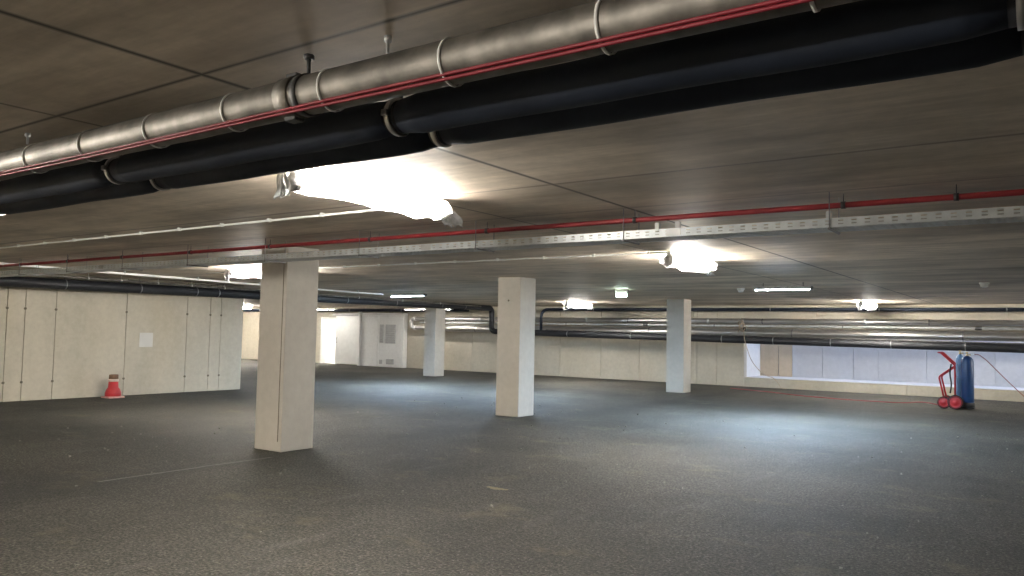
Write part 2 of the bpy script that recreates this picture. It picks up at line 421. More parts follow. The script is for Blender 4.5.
# galvanised pipe
t = thing('galvanised_pipe', 'wide bare galvanised pipe at the top, running along beside the black insulated pipes', 'pipe', (-2.4, 1.93, H+.8))
bm = bmn(); tube(bm, [(x, 1.93, H+.87) for x in frange(XA, XB, .5)], .073, 28); obj('pipe_body', bm, 'galv', t)
for x in (-14.4, -11.4, -8.4, -5.38, -2.365, .65, 3.65, 6.65):
    bm = bmn(); collar(bm, (x, 1.93, H+.87), (1, 0, 0), .071, .080, .075, 28); cp = obj('coupling', bm, 'galv', t)
    for dz in (-1, 1):
        bm = bmn(); box(bm, x-.03, x+.03, 1.93-.025, 1.93+.025, H+.87+dz*.082-.008, H+.87+dz*.082+.008, .003)
        obj('coupling_bolt', bm, 'dark_metal', cp)
    bm = bmn(); collar(bm, (x+.07, 1.93, H+.87), (1, 0, 0), .072, .079, .03, 28); rod(bm, x+.07, 1.93, H+.945, ZC-.004, .007)
    lathe(bm, [(.02, 0), (.02, .016)], (x+.07, 1.93, ZC-.02), 6); obj('hanger', bm, 'dark_metal', t)
# red cables clipped to it
t = thing('red_cable', 'pair of thin red cables tied along the side of the galvanised pipe', 'cable', (-2.4, 1.886, H+.81))
for k, (dy, dz) in enumerate([(0, 0), (.006, -.012)]):
    bm = bmn(); tube(bm, [(x, 1.880+dy-.002+.0012*math.sin(3*x+k), H+.812+dz+.002*math.sin(x*2.3+k)) for x in frange(XA, XB, .2)], .006, 8); obj('cable_run', bm, 'redcable', t)
for x in [-1.04-.56*k for k in range(-8, 24)]:
    bm = bmn(); tl_ = .012
    collar(bm, (x, 1.93, H+.868), (1, .05, 0), .0745, .0785, .010, 24); obj('cable_tie', bm, 'white_pl', t)
# two black insulated pipes side by side
def insulated(yc, zc, r, joints, label, seed):
    t = thing('insulated_pipe', label, 'pipe', (-2.1, yc, H+zc-r), 'black insulated ceiling pipes')
    ed = [XA]+joints+[XB]
    for a, c in zip(ed[:-1], ed[1:]):
        a2 = a+.03 if a != XA else a; c2 = c-.03 if c != XB else c
        n = max(2, int((c2-a2)/.1)); rnd = random.Random(seed+int(a*10))
        pts = [(a2+(c2-a2)*i/n, yc+.002*math.sin(i*.9+seed), H+zc+.002*math.sin(i*.7)) for i in range(n+1)]
        rs = [r*(1+.012*math.sin(i*.55+seed)) for i in range(n+1)]
        rs[0] = r*.86; rs[-1] = r*.86
        bm = bmn(); tube(bm, pts, rs, 32); obj('insulation_sleeve', bm, 'foam', t)
    for x in joints:
        bm = bmn(); tube(bm, [(x-.05, yc, H+zc), (x+.05, yc, H+zc)], r*.84, 24); obj('inner_pipe', bm, 'foam_dark', t)
        bm = bmn(); collar(bm, (x, yc, H+zc), (1, 0, 0), r*.82, r*.97, .022, 32)
        for s in (-1, 1): box(bm, x-.014, x+.014, yc+s*r*1.0-.012, yc+s*r*1.0+.012, H+zc-.012, H+zc+.012, .003)
        cl = obj('pipe_clamp', bm, 'galv_far', t)
        bm = bmn(); rod(bm, x, yc, H+zc+r*.98, ZC-.004, .007); lathe(bm, [(.016, 0), (.016, .02)], (x, yc, H+zc+r*.98), 6); obj('hanger_rod', bm, 'dark_metal', cl)
jts = [-2.1+2.03*k for k in range(-6, 6)]
insulated(2.215, .828, .0755, jts, 'nearer and larger-looking black insulated pipe, beside the galvanised pipe at the top', 1)
insulated(2.455, .830, .0755, [x+.02 for x in jts], 'black insulated pipe showing just below and behind the nearer black one', 5)

# ------------------------------------------------------------------ red sprinkler pipe, perforated tray, conduits
t = thing('sprinkler_pipe', 'thin red pipe under the ceiling, running just above the perforated cable tray', 'pipe', (-3, 5.78, H+.9))
RY, RZ = 5.80, .942
bm = bmn(); tube(bm, [(x, RY, H+RZ) for x in frange(XA, XB, .5)], .0205, 16); obj('pipe_body', bm, 'redpipe', t)
for x in [-13.6, -12.1, -10.6, -9.0, -7.45, -5.85, -4.35, -2.85, -1.25, -.56, 1.0, 2.6]:
    bm = bmn(); collar(bm, (x, RY, H+RZ), (1, 0, 0), .0195, .026, .03, 16); rod(bm, x, RY, H+RZ+.024, ZC-.003, .0032); obj('pipe_clip', bm, 'dark_metal', t)

TY0, TY1, TZ0, TZ1 = 5.70, 5.97, .779, .842
t = thing('cable_tray', 'long perforated zinc cable tray hanging across the garage below the thin red pipe', 'cable tray', (-3, 5.83, H+TZ0))
def perforated(x0, x1, pitch, slot, rows, P, mat):
    """strip from x0 to x1; rows = list of (lo, hi) slot bands across 0..1; P(x, s) maps to a point"""
    bm = bmn(); ss = [0.]
    for lo, hi in rows: ss += [lo, hi]
    ss.append(1.)
    xs = []; x = x0
    while x < x1-1e-6: xs += [x, x+pitch-slot]; x += pitch
    xs.append(x)
    V = [[bm.verts.new(P(a, s)) for s in ss] for a in xs]
    for i in range(len(xs)-1):
        for j in range(len(ss)-1):
            if i % 2 == 1 and j % 2 == 1: continue
            bm.faces.new((V[i][j], V[i+1][j], V[i+1][j+1], V[i][j+1]))
    o = obj('tray', bm, mat, t); md = o.modifiers.new('thick', 'SOLIDIFY'); md.thickness = .0025; md.offset = 0
    return o
XT0, XT1 = -16.36, 4.0
o = perforated(XT0, XT1, .085, .034, [(.27, .39), (.64, .76)], lambda a, s: (a, TY0, H+TZ0+(TZ1-TZ0)*s), 'tray'); o.name = 'side_rail'
o = perforated(XT0, XT1, .085, .034, [(.27, .39), (.64, .76)], lambda a, s: (a, TY1, H+TZ0+(TZ1-TZ0)*s), 'tray'); o.name = 'side_rail'
o = perforated(XT0, XT1, .045, .024, [(.08, .17), (.27, .36), (.46, .55), (.65, .74), (.84, .93)], lambda a, s: (a, TY0+(TY1-TY0)*s, H+TZ0), 'tray'); o.name = 'tray_base'
for x in [-13.4, -11.9, -10.4, -8.9, -7.4, -5.9, -4.4, -2.9, -1.32, .2, 1.7, 3.2]:
    bm = bmn(); box(bm, x-.010, x+.010, TY0-.012, TY1+.012, H+TZ0-.016, H+TZ0-.003, .002)
    rod(bm, x, TY0-.006, H+TZ0-.02, ZC-.003, .0038); rod(bm, x, TY1+.006, H+TZ0-.02, ZC-.003, .0038)
    obj('tray_hanger', bm, 'clamp_grey', t)
for x in (-10.95, -5.0, -2.47, 1.0):
    bm = bmn(); box(bm, x-.06, x+.06, TY0-.006, TY0-.001, H+TZ0+.006, H+TZ1-.006, .002); obj('joint_plate', bm, 'galv_dull', t)
for x in (-2.62, -2.45, -1.33):
    bm = bmn(); box(bm, x-.02, x+.02, TY0+.02, TY0+.05, H+TZ1-.01, H+TZ1+.055, .004); obj('junction_stub', bm, 'white_pl', t)
for k, (y, z, r) in enumerate([(5.75, .80, .013), (5.79, .802, .016), (5.84, .80, .012), (5.88, .803, .017)]):
    b2 = bmn(); tube(b2, [(x, y+.006*math.sin(x*.8+k), H+z) for x in frange(XT0+.02, XT1-.02, .3)], r, 8)
    tag(obj('power_cable', b2, 'grey_pl', None, (-3, y, H+z-r)), 'grey power cable lying in the perforated cable tray, one of four side by side', 'cable', 'power cables lying in the cable tray')

def conduit(y, z, x0, x1, clips, label):
    t = thing('conduit', label, 'conduit', ((x0+x1)/2, y, H+z), 'slim ceiling conduits')
    bm = bmn(); tube(bm, [(x, y, H+z) for x in (x0, (x0+x1)/2, x1)], .011, 12); obj('conduit_tube', bm, 'white_pl', t)
    for x in clips:
        bm = bmn(); box(bm, x-.016, x+.016, y-.018, y+.018, H+z-.014, H+CEIL-.002, .004); obj('conduit_clip', bm, 'white_pl', t)
conduit(4.68, 1.004, -13.5, -4.0, [-4.6-.72*k for k in range(13)], 'white conduit clipped to the ceiling at left, leading to the nearest wrapped light')
conduit(8.72, 1.004, -13., -3.85, [-4.1-.75*k for k in range(12)], 'thin conduit on the ceiling leading to the wrapped light at right of the middle')

# ------------------------------------------------------------------ pipes along the left wall
def wx(y): return -15.3-.085*y
def wz(y): return .665+(y-6.4)*.0088
def wallpipe(dx, f, ys): return [(wx(y)+dx, y, H+f(y)) for y in ys]
P1R = .108
YE = 23.45
t = thing('insulated_pipe', 'black insulated pipe above the left wall, running away and dropping down near the far wall', 'pipe', (wx(8), 8, H+.7))
ys = frange(-7.5, YE-.01, .5)
run = wallpipe(0, lambda y: wz(y)+P1R, ys)
pE = lambda x: -.008-.0125*(x+10.6) if x < -6 else -.0655-.010*(x+6)   # E pipe axis height
xe = wx(YE)
down = [run[-1], (xe, YE, run[-1][2]), (xe, YE, H+pE(xe)), (xe+1.2, YE, H+pE(xe+1.2))]
path = run[:-1]+fillet([run[-2], (xe, YE, run[-1][2]), (xe, YE, H+pE(xe)), (xe+1.3, YE, H+pE(xe+1.3))], .20, 7)[1:]
bm = bmn(); tube(bm, path, .100, 20); obj('insulation_sleeve', bm, 'foam_dark', t)
for y in [4.2, 6.2, 7.6, 9.2, 10.6, 11.2, 13.3, 15.6, 17.8, 20.2, 21.6]:
    bm = bmn(); collar(bm, (wx(y), y, H+wz(y)+P1R), (-.085, 1, 0), .0985, .104, .022, 20); rod(bm, wx(y), y, H+wz(y)+2*P1R-.01, ZC-.003, .006); obj('pipe_clamp', bm, 'clamp_grey', t)
# slim galvanised pipe riding above the black one, and a white cable trunking
t = thing('galvanised_pipe', 'slim bright galvanised pipe just above the black pipe along the left wall', 'pipe', (wx(8)+.16, 8, H+.9))
bm = bmn(); tube(bm, wallpipe(.14, lambda y: .925+(y-6.4)*.002, frange(-7.5, 22.8, .5)), .021, 12); obj('pipe_body', bm, 'galv', t)
for y in [5.5, 6.9, 8.0, 8.7, 9.55, 10.4, 11.3, 12.4, 14, 16, 18, 20.]:
    bm = bmn(); x = wx(y)+.14; z = .925+(y-6.4)*.002
    collar(bm, (x, y, H+z), (-.085, 1, 0), .020, .028, .03, 12); rod(bm, x, y, H+z+.026, ZC-.003, .008); obj('pipe_clip', bm, 'white_pl', t)
t = thing('cable_trunking', 'narrow white cable trunking under the ceiling, parallel to the left wall pipes', 'cable trunking', (-14.2, 8, H+.95))
bm = bmn(); ln = .062
tr_pts = [(-13.75-.075*y, y) for y in (-7.5, 15.3)]
(x0, y0), (x1, y1) = tr_pts
vs = box(bm, -.025, .025, 0, math.hypot(x1-x0, y1-y0), -.02, .02, .004)
ang = math.atan2(-(x1-x0), (y1-y0))
bmesh.ops.rotate(bm, cent=(0, 0, 0), matrix=Matrix.Rotation(ang, 3, 'Z'), verts=bm.verts[:]); bmesh.ops.translate(bm, vec=(x0, y0, H+.972), verts=bm.verts[:])
obj('trunking_body', bm, 'white_pl', t)
for y in frange(1.5, 15.2, 1.6):
    x = -13.75-.075*y; bm = bmn(); box(bm, x-.03, x+.03, y-.012, y+.012, H+.949, ZC-.002, .004); obj('trunking_clip', bm, 'galv_dull', t)

# ------------------------------------------------------------------ pipes along the far wall
def clampset(t, xs, y, zf, r, name='pipe_clamp', mat='clamp_grey', up=True):
    for x in xs:
        bm = bmn(); collar(bm, (x, y, H+zf(x)), (1, 0, 0), r*.985, r*1.05, .035, 18); box(bm, x-.02, x+.02, y+r*.9, YF-.003, H+zf(x)-.015, H+zf(x)+.015, .003); obj(name, bm, mat, t)
# A: black, top
zA = lambda x: .870+.0012*(-x)
t = thing('insulated_pipe', 'thin black pipe under the ceiling along the far wall, bending down behind the middle column', 'pipe', (-8, 23.85, H+.85))
xa = -15.35
bm = bmn(); pts = fillet([(XR-.05, 23.8, H+zA(8.9)), (-6, 23.8, H+zA(-6)), (xa, 23.8, H+zA(xa)), (xa, 23.8, H+.02)], .30, 8)
tube(bm, pts, .050, 14); obj('insulation_sleeve', bm, 'foam', t)
clampset(t, [-13.2, -10.2, -7.2, -4.2, -1.2, 1.8], 23.8, zA, .050)
bm = bmn(); tube(bm, [(xa, 23.8, H+.06), (xa, 23.8, H-.06)], .075, 14); obj('tee_fitting', bm, 'foam_dark', t)
# A2: black pipe further left along the far wall
t = thing('insulated_pipe', 'black pipe under the ceiling over the white doors at the far left end', 'pipe', (-28, 23.8, H+.85))
zA2 = lambda x: .865
bm = bmn(); tube(bm, [(x, 23.72, H+.865) for x in (-37.95, -30, -24, -18.6)], .06, 14); obj('insulation_sleeve', bm, 'foam', t)
clampset(t, [-34, -31, -28, -25, -22, -19.5], 23.72, zA2, .06)
# B and D: galvanised pair joined by a U-bend at the left end; C thin between
zB = lambda x: .53; zD = lambda x: .165
t = thing('galvanised_pipe', 'upper and middle galvanised pipes along the far wall, looped together at their left end', 'pipe', (-10, 23.95, H+.1))
xu = -21.75
bm = bmn(); pts = fillet([(XR-.05, 24.02, H+.53), (-8, 24.02, H+.53), (xu, 24.02, H+.53), (xu, 24.02, H+.165), (xu+1.6, 24.02, H+.165)], .17, 8)
tube(bm, pts, .078, 18); obj('pipe_body', bm, 'galv_far', t)
for x in (-20.6, -18.2, -13.6, -9.2, -4.6, 0.2):
    bm = bmn(); collar(bm, (x, 24.02, H+.53), (1, 0, 0), .076, .086, .09, 18); obj('coupling', bm, 'galv_dull', t)
for z in (.53, .165):
    bm = bmn(); collar(bm, (xu+.19, 24.02, H+z), (1, 0, 0), .076, .09, .10, 18); obj('coupling', bm, 'white_met', t)
clampset(t, [-19.4, -16.9, -12, -7.5, -3, 1.5], 24.02, zB, .078)
t = thing('galvanised_pipe', 'widest galvanised pipe along the far wall, directly above the low black pipe', 'pipe', (-9, 23.95, H+.05))
bm = bmn(); tube(bm, [(x, 23.98, H+.165) for x in frange(xu+1.55, XR-.05, 1.)], .128, 22); obj('pipe_body', bm, 'galv_far', t)
clampset(t, [-18.4, -15.9, -11.2, -6.6, -2.2, 2.2], 23.98, zD, .128)
t = thing('galvanised_pipe', 'thinnest galvanised pipe along the far wall, between two wider ones', 'pipe', (-8, 23.95, H+.36))
bm = bmn(); tube(bm, [(x, 23.98, H+.385) for x in (xu+.5, -12, -4, XR-.05)], .036, 14); obj('pipe_body', bm, 'galv_dull', t)
for x in (-11.35, -1.85):
    bm = bmn(); collar(bm, (x, 23.98, H+.385), (1, 0, 0), .035, .05, .16, 14); obj('coupling', bm, 'dark_metal', t)
clampset(t, [-17.6, -14.4, -9.0, -5.2, .6], 23.98, lambda x: .385, .036)
# E: the low black pipe
t = thing('insulated_pipe', 'lowest black insulated pipe along the far wall, passing above the long opening', 'pipe', (-6, YE, H-.2))
bm = bmn(); tube(bm, [(x, YE, H+pE(x)) for x in frange(xe+1.31, XR-.05, .5)], .108, 22); obj('insulation_sleeve', bm, 'foam_dark', t)
bm = bmn(); tube(bm, [(xa, YE, H+pE(xa)), (xa, 23.8, H+pE(xa)+.02)], .06, 14); obj('branch_fitting', bm, 'foam_dark', t)
for x in (-14.0, -11.6, -8.55, -7.0, -5.4, -3.85, -2.1, -.4, 1.3):
    bm = bmn(); collar(bm, (x, YE, H+pE(x)), (1, 0, 0), .106, .112, .026, 22); box(bm, x-.018, x+.018, YE+.10, YF-.003, H+pE(x)-.02, H+pE(x)+.02, .004); obj('pipe_clamp', bm, 'clamp_grey', t)
# slim pale strip added as the highlight along the top of E
t = thing('conduit', 'slim pale strip standing in for the highlight along the top of the lowest black pipe', 'conduit', (-6, YE-.02, H), 'far wall pipe highlights')
bm = bmn(); tube(bm, [(x, YE-.03, H+pE(x)+.122) for x in frange(-14.9, XR-.05, 1.)], .014, 10); obj('conduit_tube', bm, 'galv', t)

# ------------------------------------------------------------------ lights
def batten(x, y, z, length, along, glow, label, cat='light', wrapped=True, seed=0, w=.105, hw=.16, drop=.085, tails=((.0, .16, .10), (.05, .12, .16)), slim=False):
    """ceiling batten centred at x, y; along 'x' or 'y'; z is the ceiling above the eye"""
    base = (x, y, H+z-.12)
    t = thing('ceiling_light', label, cat, base, 'ceiling lights')
    def P(a, c, dz):                                    # a along, c across
        return (x+a, y+c, H+z+dz) if along == 'x' else (x+c, y+a, H+z+dz)
    lo_ = 0 if slim else -.035
    def strip(bm, prof, a0, a1):
        R0 = [bm.verts.new(P(a0, c, d_)) for c, d_ in prof]; R1 = [bm.verts.new(P(a1, c, d_)) for c, d_ in prof]
        n = len(prof)
        for k in range(n):
            f = bm.faces.new((R0[k], R0[(k+1) % n], R1[(k+1) % n], R1[k])); f.smooth = n > 8
        bm.faces.new(R0[::-1]); bm.faces.new(R1)
    h = length/2
    bm = bmn(); strip(bm, [(-.066, -.002), (.066, -.002), (.066, -.0595), (-.066, -.0595)] if slim else [(-w*.24, -.002), (w*.24, -.002), (w*.24, -.036+lo_), (-w*.24, -.036+lo_)], -h, h); obj('housing', bm, 'white_met', t)
    bm = bmn(); prof = []
    if slim: prof = [(.055*math.cos(math.pi*k/11), -.048-.016*math.sin(math.pi*k/11)**.6) for k in range(12)]
    else:
      for k in range(20):
        a = math.radians(62)-math.radians(304)*k/19; prof.append((w*.5*math.cos(a), -.074+lo_+w*.46*math.sin(a)))
    strip(bm, prof, -h+.03, h-.03); obj('diffuser', bm, glow, t)
    for s in (-1, 1):
        bm = bmn(); strip(bm, ([(-.065, -.004), (.065, -.004), (.065, -.06), (.05, -.072), (-.05, -.072), (-.065, -.06)] if slim else [(-w*.36, -.049), (w*.36, -.049), (w*.54, -.080), (w*.54, -.135), (w*.36, -.165), (-w*.36, -.165), (-w*.54, -.135), (-w*.54, -.080)]), s*h-.032 if s > 0 else -h, s*h if s > 0 else -h+.032); obj('end_cap', bm, 'white_met', t)
    if z < CEIL-.04:
        for a in (-h*.7, h*.7):
            bm = bmn(); p_ = P(a, 0, 0); rod(bm, p_[0], p_[1], p_[2]-.004, ZC-.002, .006); obj('hanger_rod', bm, 'dark_metal', t)
    if wrapped:
        rnd = random.Random(seed); n, mm = 28, 56
        ph = [rnd.uniform(0, 6.28) for _ in range(12)]
        bm = bmn(); rings = []
        (ta, tl0, tw0), (tb, tl1, tw1) = tails
        for i in range(mm+1):
            s = i/mm; a = -h-.06+(length+.12)*s
            sag = drop*(.82+.16*math.sin(s*9+ph[0])+.12*math.sin(s*21+ph[1]))
            e0 = max(0, 1-s/.06); e1 = max(0, 1-(1-s)/.06)
            ring = []
            for k in range(n):
                th = 2*math.pi*k/n
                wr = 1+.10*math.sin(5*th+ph[2]+s*26)+.06*math.sin(9*th+ph[3]-s*45)
                wid = hw*(.86+.12*math.sin(s*12+ph[4]))*(1-.55*(e0+e1)**2)
                c = wid*math.cos(th)*wr
                d_ = -.105+(.095 if math.sin(th) > 0 else sag)*math.sin(th)*(wr if math.sin(th) < 0 else 1)
                d_ = min(d_, -.002)
                if e0: d_ = -.105+(d_+.105)*(1-.4*e0)
                ring.append(bm.verts.new(P(a, c, d_)))
            rings.append(ring)
        for i in range(mm):
            for k in range(n):
                f = bm.faces.new((rings[i][k], rings[i][(k+1) % n], rings[i+1][(k+1) % n], rings[i+1][k])); f.smooth = True
        film = obj('plastic_cover', bm, 'film', t)
        for s, off, tl_, tw in ((-1, ta, tl0, tw0), (1, tb, tl1, tw1)):
            bm = bmn(); rows = 14; cols = 11; V = []
            for i in range(rows+1):
                q = i/rows
                row = []
                for k in range(cols+1):
                    c = (k/cols-.5)*2
                    fold = .018*math.sin(k*1.9+ph[5]+q*2)+.012*math.sin(k*3.3+ph[6]-q*3)
                    wid = tw*(.55+.55*q-.45*q*q)
                    aa = s*(h+.05)+s*(off*q+fold*(.5+q)+.02)
                    row.append(bm.verts.new(P(aa, c*wid*.75+.02*math.sin(q*4+ph[7]), -.07-.05*math.sin(min(1, q*2)*1.57)*.5-tl_*q*(1+.18*math.sin(k*2.1+ph[8])))))
                V.append(row)
            for i in range(rows):
                for k in range(cols):
                    f = bm.faces.new((V[i][k], V[i][k+1], V[i+1][k+1], V[i+1][k])); f.smooth = True
            tail = obj('plastic_tail', bm, 'film', film)
            md = tail.modifiers.new('thick', 'SOLIDIFY'); md.thickness = .002
    return t
batten(-3.93, 3.92, CEIL, 1.42, 'y', 'glow_near', 'nearest and largest glowing light, wrapped in crumpled clear plastic below the black pipes', seed=3, hw=.14, drop=.065, tails=((.02, .12, .10), (.10, .09, .19)))
batten(-3.88, 9.42, CEIL, 1.22, 'y', 'glow', 'glowing plastic-wrapped light just beyond the perforated tray, between middle and right columns', seed=11, hw=.16, drop=.08, tails=((-.05, .10, .10), (.06, .10, .12)))
batten(-11.25, 8.75, CEIL, 1.50, 'y', 'glow', 'glowing wrapped light at left, half hidden behind the nearest column', seed=21, hw=.17, drop=.08)
batten(-14.72, 16.1, CEIL, 1.25, 'x', 'glow_cool_far', 'slim bare cold-white tube light left of the middle, near the farthest column', wrapped=False, slim=True)
batten(-11.12, 16.2, CEIL, .85, 'x', 'glow_cool_far', 'slim unseen cold-white tube light added behind the middle column', wrapped=False, slim=True)  # unseen tube, added to brighten the left part of the floor band
batten(-12.4, 21.3, CEIL, 1.35, 'y', 'glow', 'small bright wrapped light seen just right of the middle column', seed=33, hw=.18, drop=.09)
batten(-4.18, 14.55, CEIL-.07, 1.02, 'x', 'glow_cool', 'slim bare cold-white tube light at right, beyond the right column', wrapped=False, slim=True)
batten(-4.22, 22.2, CEIL, 1.5, 'y', 'glow', 'short bright light seen end-on before the far wall, farthest on the right', seed=41, hw=.13, drop=.09)
batten(-20.2, 23.25, .93, 2.4, 'x', 'glow_dim', 'low tube light by the far wall, seen on both sides of the farthest column', wrapped=False, slim=True)
batten(-25.9, 23.2, .93, 1.2, 'x', 'glow_dim', 'low tube light by the far wall above the bright doorway', wrapped=False, slim=True)
batten(-27., 14.5, CEIL, 1.55, 'y', 'glow', 'unseen ceiling light added in the bay behind the left wall', wrapped=False)  # added out of sight to light the bay past the left wall
batten(-3.9, -4.2, CEIL, 1.55, 'y', 'glow_back', 'unseen ceiling light added behind the camera, in line with the wrapped lights', wrapped=False)  # unseen lamp added to lift the near ceiling and column fronts
batten(-11.2, -1.6, CEIL, 1.55, 'y', 'glow_back', 'unseen ceiling light added behind the camera toward the left wall', wrapped=False)  # added unseen lamp, lights the nearest column's front and the left wall
batten(4.6, 21.0, CEIL, 1.55, 'y', 'glow', 'unseen ceiling light added beyond the right edge by the far wall', wrapped=False)  # added outside the view for light on the right side
batten(-30.5, 22.0, CEIL, 1.55, 'y', 'glow', 'unseen ceiling light added beyond the end of the left wall in the far bay', wrapped=False)  # unseen fixture added to light the far left bay
batten(-26.8, YF+1.3, .97, .6, 'x', 'glow', 'small unseen ceiling light added inside the bright corridor behind the open doorway', wrapped=False)  # added out of view so the corridor reads as lit

# emergency light, detectors
t = thing('emergency_sign', 'small green-white emergency light hanging from the ceiling left of the right column', 'emergency light', (-8.0, 15.65, H+.86))
bm = bmn(); box(bm, -8.14, -7.86, 15.62, 15.68, H+.965, H+CEIL-.002, .006); obj('housing', bm, 'white_met', t)
bm = bmn(); box(bm, -8.13, -7.87, 15.645, 15.655, H+.86, H+.94, .003); obj('lit_panel', bm, 'glow_sign', t)
bm = bmn(); box(bm, -8.14, -7.86, 15.64, 15.66, H+.94, H+.966, .003); obj('panel_rail', bm, 'white_met', t)
def detector(x, y, label):
    t = thing('smoke_detector', label, 'smoke detector', (x, y, H+CEIL-.1), 'ceiling detectors')
    bm = bmn(); lathe(bm, [(.001, 0), (.075, 0), (.078, -.03), (.06, -.035), (.001, -.035)], (x, y, ZC-.001), 20); obj('mount', bm, 'white_pl', t)
    bm = bmn(); lathe(bm, [(.05, -.034), (.062, -.05), (.055, -.075), (.03, -.088), (.001, -.09)], (x, y, ZC), 20); obj('sensor_head', bm, 'white_pl', t)
detector(-5.43, 15.95, 'small white detector on the ceiling left of the cold-white tube light at right')
detector(-1.10, 15.5, 'small white detector on the ceiling near the right edge of the photo')
for x, y, lab in ((-4.561, 1.943, 'small pale anchor stub in the ceiling at the far left beside the galvanised pipe'), (-1.916, 1.955, 'small pale anchor stub in the ceiling above the galvanised pipe')):
    bm = bmn(); lathe(bm, [(.001, 0), (.014, 0), (.014, -.02), (.006, -.022), (.006, -.06), (.001, -.06)], (x, y, ZC-.001), 10)
    tag(obj('ceiling_anchor', bm, 'galv_dull', None, (x, y, ZC-.06)), lab, 'anchor', 'ceiling anchors')

# ------------------------------------------------------------------ cone, paper, gas trolley, hoses
cx, cy = -16.08, 8.74
t = thing('traffic_cone', 'squat red cone with a brown top and pale band, standing against the left wall', 'traffic cone', (cx, cy, 0))
bm = bmn(); box(bm, cx-.165, cx+.165, cy-.165, cy+.165, .0, .035, .012, 2); obj('base_plate', bm, 'cone_base', t)
bm = bmn(); lathe(bm, [(.155, .033), (.152, .11), (.130, .17), (.100, .215), (.090, .335), (.086, .335)], (cx, cy, 0), 28); obj('cone_body', bm, 'cone_red', t)
bm = bmn(); lathe(bm, [(.088, .333), (.100, .335), (.098, .385), (.086, .387)], (cx, cy, 0), 28); obj('reflective_band', bm, 'cone_white', t)
bm = bmn(); lathe(bm, [(.084, .385), (.090, .388), (.088, .470), (.075, .478), (.065, .478), (.06, .40)], (cx, cy, 0), 28); obj('cone_top', bm, 'cone_brown', t)
bm = bmn(); box(bm, WX+.001, WX+.008, 9.48, 9.79, H-.45, H-.14, .002)
tag(obj('paper_notice', bm, 'paper', None, (WX+.004, 9.635, H-.45)), 'blank white square sheet on the left wall, to the right of the red cone', 'notice')

# trolley
gx, gy = -1.82, 20.42
t = thing('gas_trolley', 'red two-wheeled cylinder trolley with raised handles, standing left of the blue gas cylinder', 'trolley', (-2.1, 20.5, 0))
def pt(x, y, z): return (x, y, z)
bm = bmn(); box(bm, -2.10, -1.66, 20.26, 20.62, .03, .055, .006); box(bm, -2.10, -2.06, 20.26, 20.62, .05, .16, .006); obj('base_plate', bm, 'black_rub', t)
for y in (20.28, 20.72):
    bm = bmn()
    tube(bm, fillet([(-2.03, y, .06), (-2.03, y, .98), (-2.10, y, 1.04), (-2.31, y, 1.25), (-2.36, y, 1.25)], .06), .020, 10); obj('handle_rail', bm, 'trolley_red', t)
    bm = bmn()
    tube(bm, fillet([(-2.04, y, .95), (-2.35, y, .71), (-2.24, y, .17)], .06), .020, 10); obj('support_leg', bm, 'trolley_red', t)
for z in (.30, .72, 1.0):
    bm = bmn(); tube(bm, [(-2.03, 20.28, z), (-2.03, 20.72, z)], .011, 10); obj('cross_bar', bm, 'trolley_red', t)
bm = bmn(); tube(bm, [(-2.36, 20.27, 1.25), (-2.36, 20.73, 1.25)], .016, 10); obj('cross_bar', bm, 'trolley_red', t)
bm = bmn(); tube(bm, [(-2.01, 20.12, .16), (-2.01, 20.83, .16)], .012, 10); tube(bm, [(-2.25, 20.2, .135), (-2.25, 20.8, .135)], .012, 10); obj('axle', bm, 'dark_metal', t)
def wheel(x, y, r, w=.05):
    bm = bmn(); lathe(bm, [(r*.72, -w/2), (r*.93, -w/2), (r, -w*.3), (r, w*.3), (r*.93, w/2), (r*.72, w/2), (r*.72, -w/2)], (x, y, r), 28, 'y'); wh = obj('wheel', bm, 'black_rub', t)
    bm = bmn(); lathe(bm, [(.012, -w*.60), (.035, -w*.60), (.04, -w*.45), (r*.70, -w*.42), (r*.86, -w*.54), (r*.86, w*.54), (r*.70, w*.42), (.04, w*.45), (.012, w*.60)], (x, y, r), 28, 'y'); obj('wheel_rim', bm, 'trolley_red', wh)
wheel(-2.01, 20.13, .160, .06); wheel(-2.01, 20.82, .160, .06); wheel(-2.25, 20.22, .135, .05); wheel(-2.25, 20.78, .135, .05)
bm = bmn(); tube(bm, fillet([(-2.10, 20.26, 1.0), (-2.13, 20.22, .8), (-2.09, 20.2, .55), (-2.12, 20.22, .35)], .1), .016, 8); obj('coiled_lead', bm, 'black_rub', t)
# cylinders on the trolley
def cylinder(x, y, r, hgt, mat, label, valve=True):
    t = thing('gas_cylinder', label, 'gas cylinder', (x, y, .056), 'gas cylinders on the trolley')
    bm = bmn(); lathe(bm, [(.001, .056), (r*.9, .058), (r, .085), (r, hgt-.12), (r*.93, hgt-.06), (r*.70, hgt-.015), (r*.34, hgt+.012), (.03, hgt+.02), (.001, hgt+.02)], (x, y, 0), 28); obj('cylinder_body', bm, mat, t)
    bm = bmn(); lathe(bm, [(r+.001, .06), (r+.006, .062), (r+.006, .155), (r+.001, .158)], (x, y, 0), 28); obj('foot_ring', bm, 'black_rub', t)
    bm = bmn(); lathe(bm, [(.02, hgt+.018), (.022, hgt+.05), (.014, hgt+.055), (.014, hgt+.085), (.03, hgt+.088), (.03, hgt+.105), (.001, hgt+.107)], (x, y, 0), 14); tube(bm, [(x, y, hgt+.045), (x+.09, y-.02, hgt+.045)], .014, 10); obj('valve', bm, 'brass', t)
    bm = bmn(); lathe(bm, [(.001, -.02), (.035, -.02), (.035, .02), (.001, .02)], (x+.11, y-.02, hgt+.05), 16, 'y'); obj('gauge', bm, 'galv_dull', t)
cylinder(-1.795, 20.36, .128, 1.17, 'blue', 'dark blue gas cylinder on the red trolley, nearer and to the right')
cylinder(-1.955, 20.57, .085, 1.20, 'blue_light', 'slimmer pale blue gas cylinder behind and left of the dark blue one')
